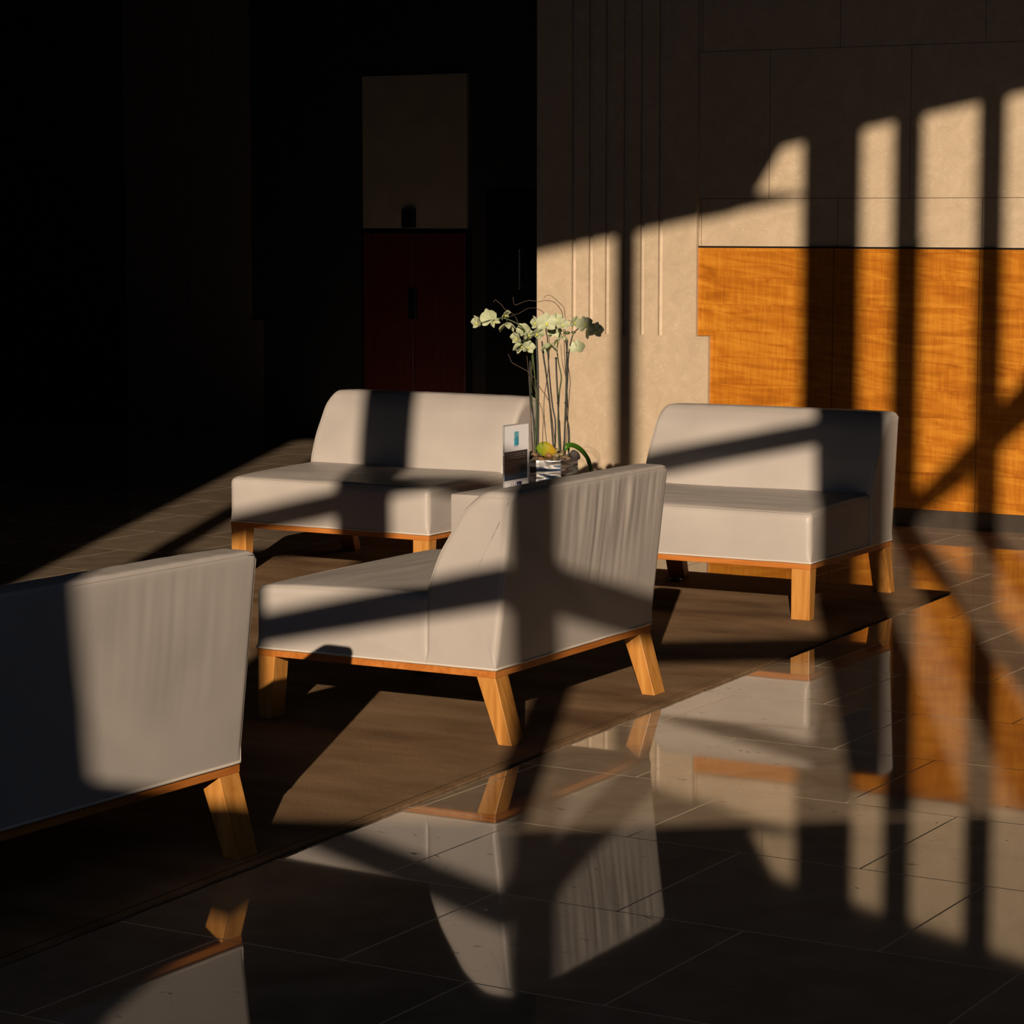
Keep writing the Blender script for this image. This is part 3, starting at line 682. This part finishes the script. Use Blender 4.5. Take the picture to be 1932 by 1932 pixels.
orchid('orchid leaning to the right with shaded blooms at the tip against the pale stone',
       [(1072, 868, .0), (1074, 830, .0), (1073, 805, .0), (1069, 785, .0), (1069, 750, .0), (1071, 715, .0), (1072, 680, .0), (1075, 655, -.01), (1080, 634, -.02), (1084, 626, -.02), (1095, 618, -.03), (1110, 616, -.03), (1120, 619, -.03)],
       [(1103, 612, -.04, 15, 0, 25, 0, 15, 1098, 617), (1124, 623, -.04, 15, 0, 30, 5, -10, 1118, 619), (1111, 628, -.0, 12, 1, 50, 10, 30, 1112, 618), (1089, 656, -.02, 14, 3, 165, 25, 0, 1080, 640)], .0038, ((1082, 627, -.02, 3),))
# stakes
def stick(name, label, cat, pts, r, mat, group=None, knots=()):
    p0 = V(*pts[0]); root = p0
    bm = bmesh.new(); P = spline([V(*q) - root for q in pts], 5)
    rr_ = r if isinstance(r, list) else [r] * len(P)
    tube(bm, P, [r[0] + (r[1] - r[0]) * i / len(P) for i in range(len(P))] if isinstance(r, list) else r, 7)
    for k in knots:
        c = V(*k) - root; tube(bm, [c + Vector((0, 0, -.003)), c, c + Vector((0, 0, .003))], [.0042, .0072, .0042], 8)
    o = link(name, bm, mat, None, True); o.location = root; return tag(o, label, cat, group)
stick('plant_stake', 'dark plant stake with a bare cut top beside the central orchid', 'stake', [(1046, 868, .01), (1043, 830, .01), (1037, 760, .01), (1030, 702, .01), (1026, 676, .01), (1022.5, 644, .01)], .0038, DGR, None, ((1025, 664, .01),))
stick('plant_stake', 'dark plant stake standing straight between the central and right orchids', 'stake', [(1058, 866, -.03), (1055, 810, -.03), (1053, 765, -.03), (1050, 705, -.03), (1049, 674, -.03)], .0038, DGR, None, ((1053, 760, -.03), (1049, 676, -.03)))
stick('plant_stake', 'dark plant stake alongside the stem of the right-leaning orchid', 'stake', [(1064, 868, .01), (1066, 800, .01), (1068, 750, .01), (1069, 690, .01), (1070, 642, .01)], .0042, DGR, None, ((1067, 760, .01), (1070, 665, .01)))
stick('plant_stake', 'leftmost dark plant stake, in front of the dark wall', 'stake', [(1011, 868, -.01), (1008, 800, -.01), (1002, 765, -.01), (1000, 735, -.01), (1000, 680, -.01)], .0038, DGR, None, ((1002, 741, -.01),))
stick('plant_stake', 'thick dark plant stake left of the yellowing leaf', 'stake', [(1014, 868, -.03), (1015, 800, -.03), (1015, 740, -.03), (1014, 690, -.03), (1012, 640, -.03)], .0055, DGR)
stick('plant_stake', 'short pale bamboo stub right of centre among the stems', 'stake', [(1062, 868, .0), (1058, 835, .0), (1056, 793, .0)], .002, simple('pale_bamboo', (.45, .28, .15), .6))
for i, (lb, pts_) in enumerate((
    ('curly brown twig looping high over the dark wall to the left', [(1060, 868, .04), (1070, 760, .05), (1066, 690, .05), (1064, 630, .05), (1062, 600, .04), (1060, 588, .04), (1052, 576, .03), (1043, 569, .03), (1028, 567, .02), (1017, 569, .02), (998, 567, .02), (984, 571, .01), (971, 575, .01), (968, 560, .01)]),
    ('curly brown twig making the tallest small loop against the pale stone', [(1066, 868, .05), (1074, 745, .05), (1076, 720, .05), (1072, 690, .05), (1067, 640, .05), (1066, 600, .05), (1064, 581, .05), (1055, 571, .05), (1045, 562, .04), (1037, 557, .04), (1030, 558, .04), (1026, 563, .04)]),
    ('reddish curly twig arching behind the blooms towards the left orchid', [(1035, 868, .03), (1026, 770, .04), (1034, 700, .05), (1036, 640, .05), (1028, 595, .04), (1015, 583, .03), (1005, 581, .02), (993, 583, .0), (980, 591, -.01), (967, 595, -.02), (958, 600, -.02)]),
    ('thin grey twig rising to a hooked tip at the far upper left', [(1006, 868, .03), (1000, 760, .03), (996, 690, .03), (988, 640, .02), (978, 611, .01), (972, 597, .01), (962, 588, .0), (953, 584, .0), (946, 575, .0), (938, 568, .0), (934, 566, .0), (931, 570, .0)]),
    ('low brown twig reaching left above the rear chair back', [(1050, 868, -.04), (1040, 775, -.04), (1032, 750, -.04), (1020, 733, -.04), (1010, 716, -.04), (997, 702, -.04), (980, 692, -.04), (966, 684, -.04), (962, 675, -.04), (958, 668, -.04)]),
    ('fine twig curving down to the pebbles left of the yellowing leaf stalk', [(1024, 866, -.05), (1024, 815, -.05), (1025, 790, -.05), (1022, 770, -.05), (1014, 752, -.05), (1004, 715, -.05), (1001, 690, -.05)]),
    ('fine forked twig hanging behind the right stake', [(1072, 868, .06), (1071, 760, .06), (1068, 715, .06), (1062, 690, .06), (1059, 665, .06), (1058, 650, .06)]))):
    stick('willow_twig', lb, 'twig', pts_, [.0018, .0009], TWG)
def leaf(name, label, pts_, wds, mat, flatn, cup_=.35):
    org = V(*pts_[0]); bm = bmesh.new(); P = spline([V(*q) - org for q in pts_], 6); n_ = len(P); g = []
    for i, p in enumerate(P):
        t = (P[min(i + 1, n_ - 1)] - P[max(i - 1, 0)]).normalized(); s = t.cross(flatn).normalized(); u = i / (n_ - 1)
        j = u * (len(wds) - 1); k = min(int(j), len(wds) - 2); wv = wds[k] + (wds[k + 1] - wds[k]) * (j - k); nn = s.cross(t).normalized()
        g.append([bm.verts.new(p + s * wv * v - nn * abs(v) ** 1.5 * wv * -cup_) for v in (-1, -.6, -.2, .2, .6, 1)])
    for A, B in zip(g, g[1:]):
        for k in range(5): bm.faces.new((A[k], B[k], B[k + 1], A[k + 1]))
    bmesh.ops.solidify(bm, geom=bm.faces[:], thickness=.0016)
    o = link(name, bm, mat, None, True); o.location = org; return tag(o, label, 'leaf')
leaf('orchid_leaf', 'broad yellowing orchid leaf resting on the pebbles at the front of the vase', [(1049, 864, -.045), (1044, 858, -.05), (1036, 852, -.055), (1027, 847, -.055), (1018, 845, -.055), (1012, 845, -.05)], [.006, .020, .031, .034, .026, .003], LFY.m, Vector((0, -.95, .45)), .08)
leaf('orchid_leaf', 'long dark green strap leaf drooping over the right side of the vase', [(1066, 850, -.04), (1071, 842, -.04), (1080, 842, -.03), (1090, 847, -.02), (1100, 856, -.01), (1108, 868, .0), (1113, 882, .0), (1114, 892, .0)], [.005, .014, .017, .019, .018, .015, .010, .001], LFG, Vector((.25, -.55, .75)))
bm = bmesh.new(); bmesh.ops.create_icosphere(bm, subdivisions=3, radius=.024)
for v in bm.verts: v.co *= 1 + .35 * noise.noise(v.co * 40)
o = link('rock', bm, simple('charcoal_rock', (.05, .042, .04), .8, var=.3, scale=40), None, True); o.location = V(1084, 859, 0)
tag(o, 'dark charcoal rock at the right of the vase top, behind the strap leaf', 'rock')

# ------------------------------------------------------------------ tree added outside the window, unseen, to cast the branch shadow
bm = bmesh.new()
def OUT(s, z, d=-2.5):   # a place outside whose shadow falls through the window at (s, z)
    P = SW(s, z); return P + SUN * (d / SUN.dot(MX))
area([(-9, -9.5), (9, -9.5), (9, -2.9), (-9, -4.6)], -.2, 0, 'floor_pavement', simple('paving', (.2, .19, .18), .9, var=.1))
tr = OUT(.425, 5.0); base = Vector((tr.x, tr.y, 0))
trunk = [base, base + Vector((.02, 0, 2)), base + Vector((-.02, 0, 4)), OUT(.425, 5.0), OUT(.43, 6.0), OUT(.42, 7.2)]
tube(bm, spline(trunk, 6), [.09 - .05 * i / 31 for i in range(31)], 10)
for pts_, r0, r1 in (([(.43, 4.90), (.56, 4.98), (.75, 5.13), (.9, 5.27), (1.1, 5.45), (1.35, 5.7)], .06, .12),
                     ([(.42, 6.15), (.46, 6.25), (.52, 6.33)], .03, .02)):
    P = spline([OUT(*q) for q in pts_], 5); n_ = len(P); tube(bm, P, [r0 + (r1 - r0) * i / n_ for i in range(n_)], 8)
o = link('tree', bm, simple('tree_bark', (.09, .06, .04), .9, var=.3, scale=10), None, True)
tag(o, 'bare tree added unseen outside the windows so that its branch shades the wood panelling', 'tree')
